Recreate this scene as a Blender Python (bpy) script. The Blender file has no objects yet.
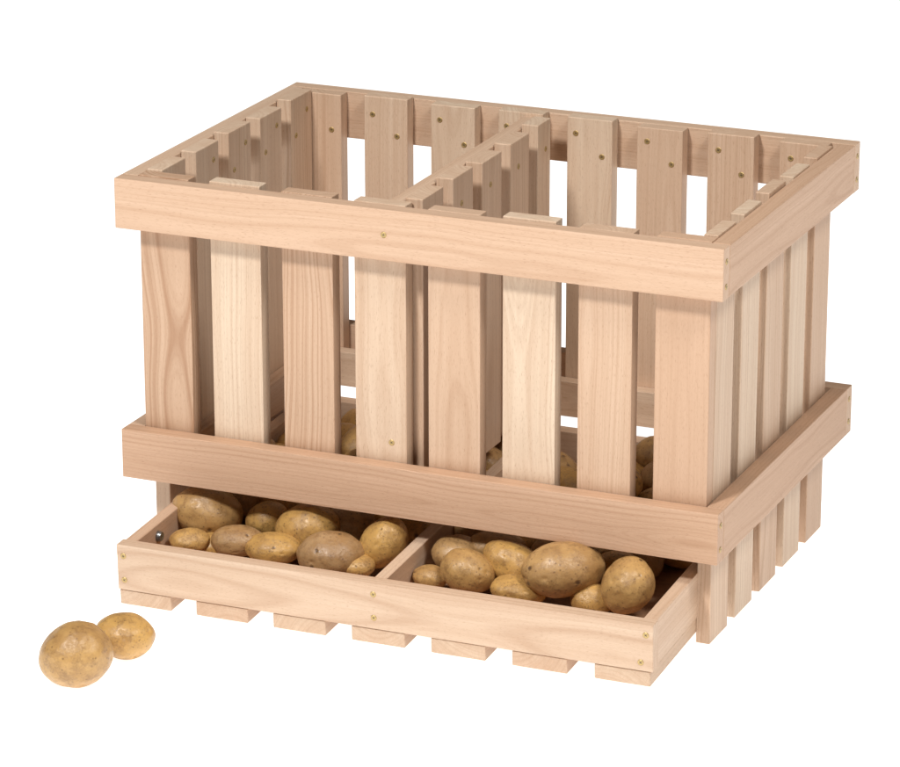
import bpy, bmesh, math, random
import numpy as np
from mathutils import Vector, Matrix, Euler, noise
random.seed(7)
scene=bpy.context.scene
col=scene.collection

# ------------------------------------------------------------ camera
CAM=(1.6919,-3.1278,1.3779); yaw,pit,roll,f=-0.4049,0.3253,-0.0016,3819.0
F=Vector((math.sin(yaw)*math.cos(pit),math.cos(yaw)*math.cos(pit),-math.sin(pit)))
R=Vector((math.cos(yaw),-math.sin(yaw),0)); U=R.cross(F)
R2=R*math.cos(roll)+U*math.sin(roll); U2=U*math.cos(roll)-R*math.sin(roll)
cd=bpy.data.cameras.new("camera"); cam=bpy.data.objects.new("camera",cd); col.objects.link(cam)
m=Matrix((R2,U2,-F)).transposed().to_4x4(); m.translation=Vector(CAM); cam.matrix_world=m
cd.sensor_width=36; cd.lens=f/900*36; cd.clip_end=500; cd.clip_start=0.05
scene.camera=cam
def spot(u,v,z):
    d=F+R2*((u-450)/f)-U2*((v-383.5)/f)
    s=(z-CAM[2])/d.z
    return Vector(CAM)+d*s

# ------------------------------------------------------------ materials
def N(nt,t,**k):
    n=nt.nodes.new(t)
    for a,b in k.items(): setattr(n,a,b)
    return n
def mth(nt,op,a,b=None,c=None,clamp=False):
    n=N(nt,'ShaderNodeMath',operation=op); n.use_clamp=clamp
    for i,x in enumerate((a,b,c)):
        if x is None: continue
        if isinstance(x,(int,float)): n.inputs[i].default_value=x
        else: nt.links.new(x,n.inputs[i])
    return n.outputs[0]
def mix(nt,fac,a,b,blend='MIX'):
    n=N(nt,'ShaderNodeMix',data_type='RGBA',blend_type=blend)
    for i,x in ((0,fac),(6,a),(7,b)):
        if isinstance(x,(int,float)): n.inputs[i].default_value=x
        elif isinstance(x,tuple): n.inputs[i].default_value=(*x,1)
        else: nt.links.new(x,n.inputs[i])
    return n.outputs[2]
def maprange(nt,x,a,b,c=0,d=1):
    n=N(nt,'ShaderNodeMapRange'); nt.links.new(x,n.inputs[0])
    for i,v in enumerate((a,b,c,d)): n.inputs[i+1].default_value=v
    return n.outputs[0]
def newmat(name):
    mt=bpy.data.materials.new(name); mt.use_nodes=True
    nt=mt.node_tree; b=nt.nodes['Principled BSDF']
    return mt,nt,b
def wood():
    mt,nt,b=newmat("beech_wood"); L=nt.links
    g=N(nt,'ShaderNodeAttribute',attribute_name="gco"); t=N(nt,'ShaderNodeAttribute',attribute_name="tone")
    s=N(nt,'ShaderNodeSeparateXYZ'); L.new(g.outputs['Vector'],s.inputs[0])
    ts=N(nt,'ShaderNodeSeparateXYZ'); L.new(t.outputs['Vector'],ts.inputs[0])
    def vec(a,bb,c):
        n=N(nt,'ShaderNodeCombineXYZ')
        for i,(o,k) in enumerate(((s.outputs[0],a),(s.outputs[1],bb),(s.outputs[2],c))):
            L.new(mth(nt,'MULTIPLY',o,k),n.inputs[i])
        return n.outputs[0]
    def noi(v,sc=1,det=2,rough=.5):
        n=N(nt,'ShaderNodeTexNoise'); n.inputs['Scale'].default_value=sc; n.inputs['Detail'].default_value=det; n.inputs['Roughness'].default_value=rough
        L.new(v,n.inputs['Vector']); return n.outputs[0]
    warp=noi(vec(3.0,7,7),1,2)
    r=mth(nt,'SQRT',mth(nt,'ADD',mth(nt,'MULTIPLY',s.outputs[1],s.outputs[1]),mth(nt,'MULTIPLY',s.outputs[2],s.outputs[2])))
    r=mth(nt,'ADD',r,mth(nt,'MULTIPLY',warp,mth(nt,'MULTIPLY_ADD',ts.outputs[1],.022,.012)))
    rn=N(nt,'ShaderNodeTexNoise',noise_dimensions='1D'); L.new(r,rn.inputs['W']); rn.inputs['Scale'].default_value=400; rn.inputs['Detail'].default_value=2.5; rn.inputs['Roughness'].default_value=.65
    ring=maprange(nt,rn.outputs[0],.42,.68)
    rn2=N(nt,'ShaderNodeTexNoise',noise_dimensions='1D'); L.new(r,rn2.inputs['W']); rn2.inputs['Scale'].default_value=80; rn2.inputs['Detail'].default_value=1
    band=maprange(nt,rn2.outputs[0],.35,.65)
    fib=maprange(nt,noi(vec(9,480,480),1,3,.6),.3,.7)
    streak=maprange(nt,noi(vec(2.5,110,110),1,2,.5),.35,.7)
    fleck=maprange(nt,noi(vec(220,1600,1600),1,1),.59,.75)
    blot=maprange(nt,noi(vec(4,14,14),1,3),.3,.7)
    base=mix(nt,ts.outputs[0],(.625,.415,.285),(.75,.615,.47))
    base=mix(nt,mth(nt,'MULTIPLY',blot,.30),base,(.62,.42,.285))
    base=mix(nt,mth(nt,'MULTIPLY',band,.26),base,(.54,.345,.22))
    base=mix(nt,mth(nt,'MULTIPLY',streak,.22),base,(.50,.31,.19))
    rs=mth(nt,'MULTIPLY',ring,mth(nt,'MULTIPLY',ts.outputs[1],.60))
    base=mix(nt,rs,base,(.38,.20,.105))
    base=mix(nt,mth(nt,'MULTIPLY',fib,.26),base,mix(nt,1.0,base,(.76,.70,.64),'MULTIPLY'))
    base=mix(nt,mth(nt,'MULTIPLY',fleck,.38),base,(.34,.18,.10))
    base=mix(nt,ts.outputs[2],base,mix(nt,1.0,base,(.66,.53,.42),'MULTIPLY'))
    L.new(base,b.inputs['Base Color']); b.inputs['Roughness'].default_value=.55
    b.inputs['Specular IOR Level'].default_value=.35
    bp=N(nt,'ShaderNodeBump'); bp.inputs['Strength'].default_value=.2; bp.inputs['Distance'].default_value=.0005
    L.new(mth(nt,'SUBTRACT',fib,fleck),bp.inputs['Height']); L.new(bp.outputs[0],b.inputs['Normal'])
    return mt
WOOD=wood()
def metal(name,a,c,ro,me=.85):
    mt,nt,b=newmat(name); L=nt.links
    tc=N(nt,'ShaderNodeTexCoord'); n=N(nt,'ShaderNodeTexNoise'); n.inputs['Scale'].default_value=900; L.new(tc.outputs['Object'],n.inputs['Vector'])
    L.new(mix(nt,n.outputs[0],a,c),b.inputs['Base Color'])
    b.inputs['Metallic'].default_value=me; b.inputs['Roughness'].default_value=ro
    return mt
METAL=metal("brass_plated_steel",(.66,.49,.22),(.36,.25,.11),.45,.75)
STEEL=metal("dark_steel",(.30,.30,.30),(.12,.12,.12),.35)
md,nt,b=newmat("dark_recess"); b.inputs['Base Color'].default_value=(.07,.05,.03,1); DARK=md
def potato_mat():
    mt,nt,b=newmat("potato_skin"); L=nt.links
    tc=N(nt,'ShaderNodeTexCoord'); oi=N(nt,'ShaderNodeObjectInfo')
    va=N(nt,'ShaderNodeVectorMath',operation='ADD'); L.new(tc.outputs['Object'],va.inputs[0])
    cx=N(nt,'ShaderNodeCombineXYZ'); L.new(mth(nt,'MULTIPLY',oi.outputs['Random'],9.0),cx.inputs[0]); L.new(cx.outputs[0],va.inputs[1])
    def noi(sc,det=3,rough=.55):
        n=N(nt,'ShaderNodeTexNoise'); n.inputs['Scale'].default_value=sc; n.inputs['Detail'].default_value=det; n.inputs['Roughness'].default_value=rough
        L.new(va.outputs[0],n.inputs['Vector']); return n.outputs[0]
    big=maprange(nt,noi(34,6,.68),.42,.63)
    med=maprange(nt,noi(95,6,.75),.50,.65)
    fine=noi(480,3,.7)
    vor=N(nt,'ShaderNodeTexVoronoi'); vor.inputs['Scale'].default_value=230; L.new(va.outputs[0],vor.inputs['Vector'])
    spk=maprange(nt,vor.outputs['Distance'],.10,.28,1,0)
    spm=mth(nt,'MULTIPLY',spk,maprange(nt,noi(120,2),.42,.52))
    v2=N(nt,'ShaderNodeTexVoronoi'); v2.inputs['Scale'].default_value=65; L.new(va.outputs[0],v2.inputs['Vector'])
    scab=mth(nt,'MULTIPLY',maprange(nt,v2.outputs['Distance'],.08,.20,1,0),maprange(nt,noi(60,2),.49,.56))
    rv=oi.outputs['Random']
    base=mix(nt,maprange(nt,rv,.3,1.0),(.60,.35,.105),(.43,.265,.13))
    k=maprange(nt,rv,0,1,.5,.75)
    base=mix(nt,mth(nt,'MULTIPLY',big,k),base,(.32,.165,.055))
    base=mix(nt,mth(nt,'MULTIPLY',med,.55),base,(.20,.10,.038))
    base=mix(nt,mth(nt,'MULTIPLY',maprange(nt,fine,.35,.7),.22),base,(.26,.145,.055))
    base=mix(nt,mth(nt,'MULTIPLY',spm,.62),base,(.12,.058,.027))
    base=mix(nt,mth(nt,'MULTIPLY',scab,.85),base,(.07,.034,.017))
    L.new(base,b.inputs['Base Color'])
    L.new(maprange(nt,fine,.3,.7,.29,.47),b.inputs['Roughness'])
    bp=N(nt,'ShaderNodeBump'); bp.inputs['Strength'].default_value=.5; bp.inputs['Distance'].default_value=.001
    h=mth(nt,'SUBTRACT',mth(nt,'ADD',mth(nt,'MULTIPLY',fine,.45),mth(nt,'MULTIPLY',med,.4)),mth(nt,'MULTIPLY',scab,1.2))
    L.new(h,bp.inputs['Height']); L.new(bp.outputs[0],b.inputs['Normal'])
    return mt
POT=potato_mat()

# ------------------------------------------------------------ boards
def boards_mesh(name,specs):
    """specs: (mn, mx, axis, tone, grain, dark)"""
    bm=bmesh.new()
    gl=bm.verts.layers.float_vector.new("gco"); tl=bm.verts.layers.float_vector.new("tone")
    for mn,mx,ax,tone,grain,dark in specs:
        tb=bmesh.new(); bmesh.ops.create_cube(tb,size=1)
        mn=Vector(mn); mx=Vector(mx); c=(mn+mx)/2; d=mx-mn
        for v in tb.verts: v.co=Vector((v.co.x*d.x,v.co.y*d.y,v.co.z*d.z))
        bmesh.ops.bevel(tb,geom=tb.edges[:],offset=random.uniform(.0006,.0011),segments=2,profile=.5,affect='EDGES')
        o=[a for a in range(3) if a!=ax]
        if d[o[0]]<d[o[1]]: o=[o[1],o[0]]
        l0=random.uniform(0,20); w0=random.uniform(-.05,.05); t0=random.uniform(.012,.06)*random.choice((-1,1))
        mp={}
        for v in tb.verts:
            nv=bm.verts.new(v.co+c); mp[v]=nv
            nv[gl]=(v.co[ax]+l0,v.co[o[0]]+w0,v.co[o[1]]+t0); nv[tl]=(tone,grain,dark)
        for fc in tb.faces: bm.faces.new([mp[v] for v in fc.verts])
        tb.free()
    me=bpy.data.meshes.new(name); bm.normal_update(); bm.to_mesh(me); bm.free()
    me.materials.append(WOOD)
    return me
def part(name,specs,parent,label=None):
    ob=bpy.data.objects.new(name,boards_mesh(name,specs)); col.objects.link(ob); ob.parent=parent
    if label: ob["label"]=label
    return ob

W,D,ZT,H,ZL=.62,.41,.3926,.05,.137
t,ts,tr=.017,.017,.0145
GZ=-.008
ZLB=ZL-H
crate=bpy.data.objects.new("potato_crate",None); col.objects.link(crate); crate.location=(W/2,D/2,GZ); crate.empty_display_size=.1
crate["label"]="slatted beech wood potato crate with pulled out drawer on white surface"; crate["category"]="crate"
INV=Matrix.Translation(-Vector(crate.location))
def part2(name,specs,label=None):
    ob=part(name,specs,None,label); ob.parent=crate; ob.matrix_parent_inverse=INV; return ob
def frame(zb,zt,tones):
    e=.0005
    return [((0,0,zb),(W,t,zt),0,*tones[0]),
            ((0,D-t,zb),(W,D,zt),0,*tones[1]),
            ((0,t+e,zb),(t,D-t-e,zt),1,*tones[2]),
            ((W-t,t+e,zb),(W,D-t-e,zt),1,*tones[3])]
upper=part2("upper_frame",frame(ZT-H,ZT,[(.2,.35,0),(.4,.3,.05),(.4,.2,0),(.1,.4,.12)]))
lower=part2("lower_frame",frame(ZLB,ZL,[(.0,.55,.16),(.4,.3,.2),(.3,.2,.1),(.1,.45,.2)]))
e=.0006
ft=[(.35,1.0,.34),(1,.4,0),(.35,.95,.16),(.7,.5,.1),(.4,.35,.14),(1,.45,0),(.4,.4,.08),(.15,.2,.18)]
sw=.0545; pitch=(W-2*t-sw)/7
def top(a=-.0005,b_=.0028): return ZT+random.uniform(a,b_)
fs=[((t+e+i*pitch,t+e,ZLB+.001),(t-e+i*pitch+sw,t+ts,top()),2,*ft[i]) for i in range(8)]
front=part2("front_wall",fs)
bw=.0490; bp_=(W-2*t-.008-bw)/7; bx=t+.001
bs=[((bx+i*bp_,D-t-ts,ZLB-.004),(bx+i*bp_+bw,D-t-e,top()),2,random.choice((.4,.6,.95)),random.choice((.3,.5,.8)),random.choice((.0,.12))) for i in range(8)]
back=part2("back_wall",bs)
yw=.0505
y0=t+ts+.001; y1=D-t-ts-.001; sp=(y1-y0-yw)/4
st=[(.7,.05),(1.0,0),(.5,.12),(.95,0),(.35,.1)]
for xa,xb in ((t+e,t+ts),(W-t-tr,W-t-e)):
    ss=[((xa,y0+i*sp,GZ),(xb,y0+i*sp+yw,top(.001,.004)),2,st[i][0] if xa>.3 else .7,random.choice((.3,.6)),st[i][1] if xa>.3 else 0) for i in range(5)]
    part2("side_wall",ss)
RZ0,RZ1=.079,.117
part2("inner_rail",[((t+ts+e,D-t-ts-.0156,RZ0),(W-t-tr-e,D-t-ts-e,RZ1),0,.8,.4,.0),
    ((t+ts+e,y0,RZ0),(t+ts+.015,D-t-ts-.0162,RZ1),1,.3,.4,.3),
    ((W-t-tr-.015,y0,RZ0),(W-t-tr-e,D-t-ts-.0162,RZ1),1,.3,.4,.3)])
dx=.274; DE=D-t-ts-.0162
dv=[((dx,y0-.0005,ZT-H-.002),(dx+.016,y1+.0005,ZT-.001),1,.35,.3,.05),
    ((dx,y0-.0005,RZ0),(dx+.016,DE,RZ1+.006),1,.3,.3,.2)]
for i in range(5):
    ye=min(y0+i*sp+yw,DE)
    dv.append(((dx+.0166,y0+i*sp+.001,ZLB+.004),(dx+.0345,ye,top(.0015,.005)),2,random.choice((.5,.9)),.5,.0))
divider=part2("divider_wall",dv)

# drawer
X0,X1,YF,YB=.0460,.5930,-.100,.341
ZD,ZB=.0632,.0165; tb=.015
sl=[((X0+.0015,YF+tb+e,ZB),(X0+tb-.001,YB-tb-e,ZD-.001),1,.3,.3,.1),
    ((X1-tb,YF+tb+e,ZB),(X1-.002,YB-tb-e,ZD-.001),1,.5,.3,.05),
    ((X0+.003,YB-tb,ZB),(X1-.003,YB,ZD-.001),0,.6,.3,.1),
    ((X0+tb-.0005,YF+tb+.001,ZB+.0005),(X1-tb-.0005,YB-tb-.001,ZB+.0045),0,.2,.4,.9)]  # added dark panel over the base slats, blocks floor glow through the gaps
dp=(X1-X0-sw-.004)/6
for i in range(7):
    sl.append(((X0+.001+i*dp,YF+.001,.001),(X0+.001+i*dp+sw,YB,ZB-.0006),1,random.choice((.5,.8)),.3,0.3))
PIV=Vector((X0,YF,.001)); TILT=math.radians(2.3); ROT=math.radians(.7)
TM=Matrix.Translation(PIV+Vector((0,0,-.0045)))@Matrix.Rotation(ROT,4,'Z')@Matrix.Rotation(TILT,4,'X')@Matrix.Translation(-PIV)
TMi=TM.inverted()
drawer=part("drawer",sl,None,"shallow pulled out drawer with slatted base and potatoes")
drawer.parent=crate; drawer.matrix_parent_inverse=INV; drawer.matrix_basis=TM
fp=part("drawer_front",[((X0,YF,ZB),(X1,YF+tb,ZD),0,.6,.5,.07)],drawer)
PX=.309
pt=part("drawer_partition",[((PX,YF+tb+e,ZB+.005),(PX+.0125,YB-tb-e,ZD-.0015),1,.5,.3,0)],drawer)

# ------------------------------------------------------------ screws
def screw_mesh(name,r,h,mat):
    bm=bmesh.new(); n=20
    prof=[(r,-.0006),(r,h*.4),(r*.86,h),(r*.62,h*.9)]
    rings=[[bm.verts.new((a*math.cos(2*math.pi*i/n),a*math.sin(2*math.pi*i/n),z)) for i in range(n)] for a,z in prof]
    for k in range(len(rings)-1):
        for i in range(n):
            bm.faces.new((rings[k][i],rings[k][(i+1)%n],rings[k+1][(i+1)%n],rings[k+1][i]))
    bm.faces.new(rings[-1])
    for a in range(2):
        w,l=(.00028,.0014) if a==0 else (.0014,.00028)
        z0=h*.95+.00005*a
        vs=[bm.verts.new((x*w,y*l,z0)) for x,y in ((-1,-1),(1,-1),(1,1),(-1,1))]
        fc=bm.faces.new(vs); fc.material_index=1
    me=bpy.data.meshes.new(name); bm.to_mesh(me); bm.free(); me.materials.append(mat); me.materials.append(DARK); return me
SM=screw_mesh("screw",.0030,.0006,METAL); BM=screw_mesh("bolt",.0052,.0045,STEEL)
def screw(p,nrm,par,me=None,name="screw"):
    ob=bpy.data.objects.new(name,me or SM); col.objects.link(ob)
    q=Vector(nrm).to_track_quat('Z','Y').to_matrix().to_4x4()
    ob.parent=par
    ob.matrix_basis=Matrix.Translation(p)@q@Matrix.Rotation(random.uniform(0,1.5),4,'Z')
FN=(0,-1,0); RN=(1,0,0)
screw((.284,0,.368),FN,upper); screw((.283,t+e,.156),FN,front)
for z in (.355,.379): screw((W,.0085,z),RN,upper); screw((W,D-.0085,z),RN,upper)
for z in (.100,.124): screw((W,.0085,z),RN,lower); screw((W,D-.0085,z),RN,lower)
for i in range(8):
    x=bx+i*bp_
    j=lambda: random.uniform(-.002,.002)
    screw((x+.011+j(),D-t-ts,ZT-.015+j()),FN,back); screw((x+bw-.011+j(),D-t-ts,ZT-.037+j()),FN,back)
lw=[o for o in bpy.data.objects if o.name.startswith("side_wall")][0]
for i in range(5):
    y=y0+i*sp
    screw((t+ts,y+.012,ZT-.037),RN,lw); screw((t+ts,y+yw-.012,ZT-.015),RN,lw)
for i in range(5):
    screw((dx+.0345,y0+i*sp+.022,ZT-.025),RN,divider)
for x,z in ((X0+.007,.052),(X0+.007,.027),(X1-.007,.053),(X1-.012,.025),(PX+.006,.052),(PX+.006,.028)):
    screw((x,YF,z),FN,fp)
screw((X0+tb-.001,YF+.06,.050),RN,drawer,BM,"bolt")

# ------------------------------------------------------------ potatoes
def potato_mesh(seed):
    rnd=random.Random(seed); bm=bmesh.new(); bmesh.ops.create_icosphere(bm,subdivisions=6,radius=1)
    ax=(rnd.uniform(1.14,1.30),rnd.uniform(.94,1.0),rnd.uniform(.84,.92)); off=Vector((rnd.uniform(0,50),rnd.uniform(0,50),seed))
    eyes=[Vector((rnd.gauss(0,1),rnd.gauss(0,1),rnd.gauss(0,1))).normalized() for _ in range(7)]
    bend=rnd.uniform(-.05,.05); tap=rnd.uniform(-.07,.07)
    if seed==9: ax=(1.08,1.0,.95); bend=0; tap=.03
    if seed==10: ax=(1.2,1.0,.92); bend=.02; tap=.04
    for v in bm.verts:
        p=v.co.normalized()
        k=1+.06*noise.noise(p*.9+off)+.035*noise.noise(p*2.1+off)+.006*noise.noise(p*7+off)
        for ey in eyes:
            a=(p-ey).length
            k-=.026*math.exp(-(a/.08)**2)-.006*math.exp(-((a-.2)/.09)**2)
        q=Vector((p.x*ax[0],p.y*ax[1],p.z*ax[2]))*k
        q.y*=1+tap*q.x; q.z*=1+tap*q.x; q.z+=bend*q.x*q.x
        v.co=q*.027
    for fc in bm.faces: fc.smooth=True
    me=bpy.data.meshes.new("potato"); bm.to_mesh(me); bm.free(); me.materials.append(POT); return me
PM=[potato_mesh(s) for s in range(11)]
def add_potato(p,r,rot,var,label,grp=True,stretch=(1,1,1)):
    ob=bpy.data.objects.new("potato",PM[var]); col.objects.link(ob)
    s=r/.027; ob.location=p; ob.rotation_euler=rot; ob.scale=(s*stretch[0],s*stretch[1],s*stretch[2])
    ob["label"]=label; ob["category"]="potato"
    ob["group"]="potatoes heaped in the drawer" if grp else "loose potatoes on the surface"
    return ob
# u,v,z,r,rot(x,y,z deg),var,stretch   (rz 23 = long axis across the view)
vis=[
(207,513,.052,.0280,(0,10,15),0,(1.0,.95,1.05)),(190,540,.040,.016,(0,0,30),1,(1.1,1,.8)),(238,541,.044,.0195,(0,0,25),2,(1.05,1,.95)),(267,519,.050,.0200,(0,-15,30),3,(.9,1,1)),
(274,549,.042,.0225,(0,0,20),4,(1.05,1,.8)),(308,530,.052,.0265,(0,-20,10),5,(.98,1,1.1)),(331,555,.046,.0265,(0,0,20),6,(1.0,1,1.0)),(384,542,.055,.0240,(0,-50,23),7,(1,.95,.98)),
(358,566,.038,.016,(0,0,20),8,(.9,1,.85)),(242,499,.050,.020,(0,0,10),1,(1,1,1)),(350,526,.050,.023,(0,0,30),4,(1,1,1)),(214,548,.028,.017,(0,0,30),5,(1,1,1)),
(430,577,.040,.015,(0,0,0),3,(1,1,.9)),(468,572,.050,.0240,(0,20,25),4,(.95,1,1)),(458,554,.052,.021,(0,0,20),8,(1.05,1,1)),(513,564,.054,.0235,(0,25,10),0,(1.05,.95,.98)),
(496,547,.058,.020,(0,0,25),5,(1.15,1,.9)),(563,569,.065,.0300,(0,-4,28),6,(1.06,.92,.98)),(520,590,.042,.022,(0,8,35),7,(1.1,1,.7)),(592,600,.038,.018,(0,0,10),1,(1,1,1)),
(628,586,.058,.0255,(0,-50,70),3,(.92,1.0,1.05)),(618,568,.052,.019,(0,0,0),3,(1.1,1,1)),(598,576,.036,.020,(0,0,0),5,(1,1,1))]
fixed=[]
for u,v,z,r,ro,var,st_ in vis:
    p=spot(u,v,z); fixed.append((TMi@p,r))
    add_potato(p,r,tuple(math.radians(a) for a in ro),var,"yellow brown potato with speckled skin in the wooden drawer",True,st_)
rng=np.random.default_rng(3)
def settle(xa,xb,n):   # in the drawer's own coordinates
    fx=[(p,r) for p,r in fixed if xa-.03<p.x<xb+.03]
    nf=len(fx)
    r=np.concatenate([[q for _,q in fx],rng.uniform(.020,.028,n)])
    P=np.concatenate([np.array([list(p) for p,_ in fx]),np.stack([rng.uniform(xa+.03,xb-.03,n),rng.uniform(.08,.29,n),rng.uniform(.06,.28,n)],1)])
    for it in range(500):
        P[nf:,2]-=.0007
        for _ in range(3):
            d=P[:,None]-P[None]; dist=np.sqrt((d**2).sum(2))+1e-9; need=(r[:,None]+r[None])*.97
            ov=np.clip(need-dist,0,None); np.fill_diagonal(ov,0)
            mv=(d/dist[...,None]*ov[...,None]*.35).sum(1); mv[:nf]=0
            P+=mv
            P[nf:,0]=np.clip(P[nf:,0],xa+r[nf:],xb-r[nf:]); P[nf:,1]=np.clip(P[nf:,1],YF+tb+r[nf:],YB-tb-r[nf:])
            P[nf:,2]=np.maximum(P[nf:,2],(ZB+.0045+r*.9)[nf:])
    keep=~((P[:,1]<.06)&(P[:,2]>.055)); keep[:nf]=False   # nothing perched in front of the heap
    return P[keep],r[keep]
for xa,xb,n in ((X0+tb,PX,39),(PX+.0125,X1-tb,31)):
    PP,rr=settle(xa,xb,n)
    for p,r in zip(PP,rr):
        add_potato(TM@Vector(p),float(r),(random.uniform(-.5,.5),random.uniform(-.4,.4),random.uniform(0,6.28)),random.randrange(9),"yellow brown potato with speckled skin in the wooden drawer")
p=spot(75,655,GZ+.029); add_potato(p,.0315,(.1,-.3,.5),9,"rounded speckled potato lying loose on the white surface",False,(1,1,1))
p2=spot(124,636,GZ+.021); add_potato(p2,.0240,(.1,.12,.35),10,"smaller speckled potato lying loose behind a rounder potato",False,(1,1,.95))

# ------------------------------------------------------------ setting
bm=bmesh.new()
vs=[bm.verts.new((x,y,0)) for x,y in ((-40,-40),(40,-40),(40,40),(-40,40))]; bm.faces.new(vs)
me=bpy.data.meshes.new("studio_floor"); bm.to_mesh(me); bm.free()
fl=bpy.data.objects.new("studio_floor",me); col.objects.link(fl); fl.location=(0,0,GZ-.0005); fl["kind"]="structure"
mf,nt,b=newmat("glowing_white_floor"); b.inputs['Roughness'].default_value=.9
n=N(nt,'ShaderNodeTexNoise'); n.inputs['Scale'].default_value=3
nt.links.new(mix(nt,n.outputs[0],(.8,.8,.8),(.84,.84,.84)),b.inputs['Base Color'])
b.inputs['Emission Color'].default_value=(1,1,1,1); b.inputs['Emission Strength'].default_value=.90  # floor is no lamp; own glow keeps it white and washes out shadows
me.materials.append(mf)

w=bpy.data.worlds.new("World"); scene.world=w; w.use_nodes=True
w.node_tree.nodes['Background'].inputs[0].default_value=(1,.97,.93,1); w.node_tree.nodes['Background'].inputs[1].default_value=.08
def area(name,loc,target,size,power,colr=(1,1,1)):
    l=bpy.data.lights.new(name,'AREA'); l.shape='DISK'; l.size=size; l.energy=power; l.color=colr
    o=bpy.data.objects.new(name,l); col.objects.link(o); o.location=loc
    o.rotation_euler=(Vector(target)-Vector(loc)).to_track_quat('-Z','Y').to_euler()
area("key_light",(-.1,-1.8,2.45),(.3,.1,.15),.45,72,(1,.985,.965))
area("fill_light",(1.9,-.7,2.4),(.3,.2,.2),.7,40,(1,.975,.94))
scene.view_settings.view_transform='Standard'; scene.view_settings.look='None'; scene.view_settings.exposure=0
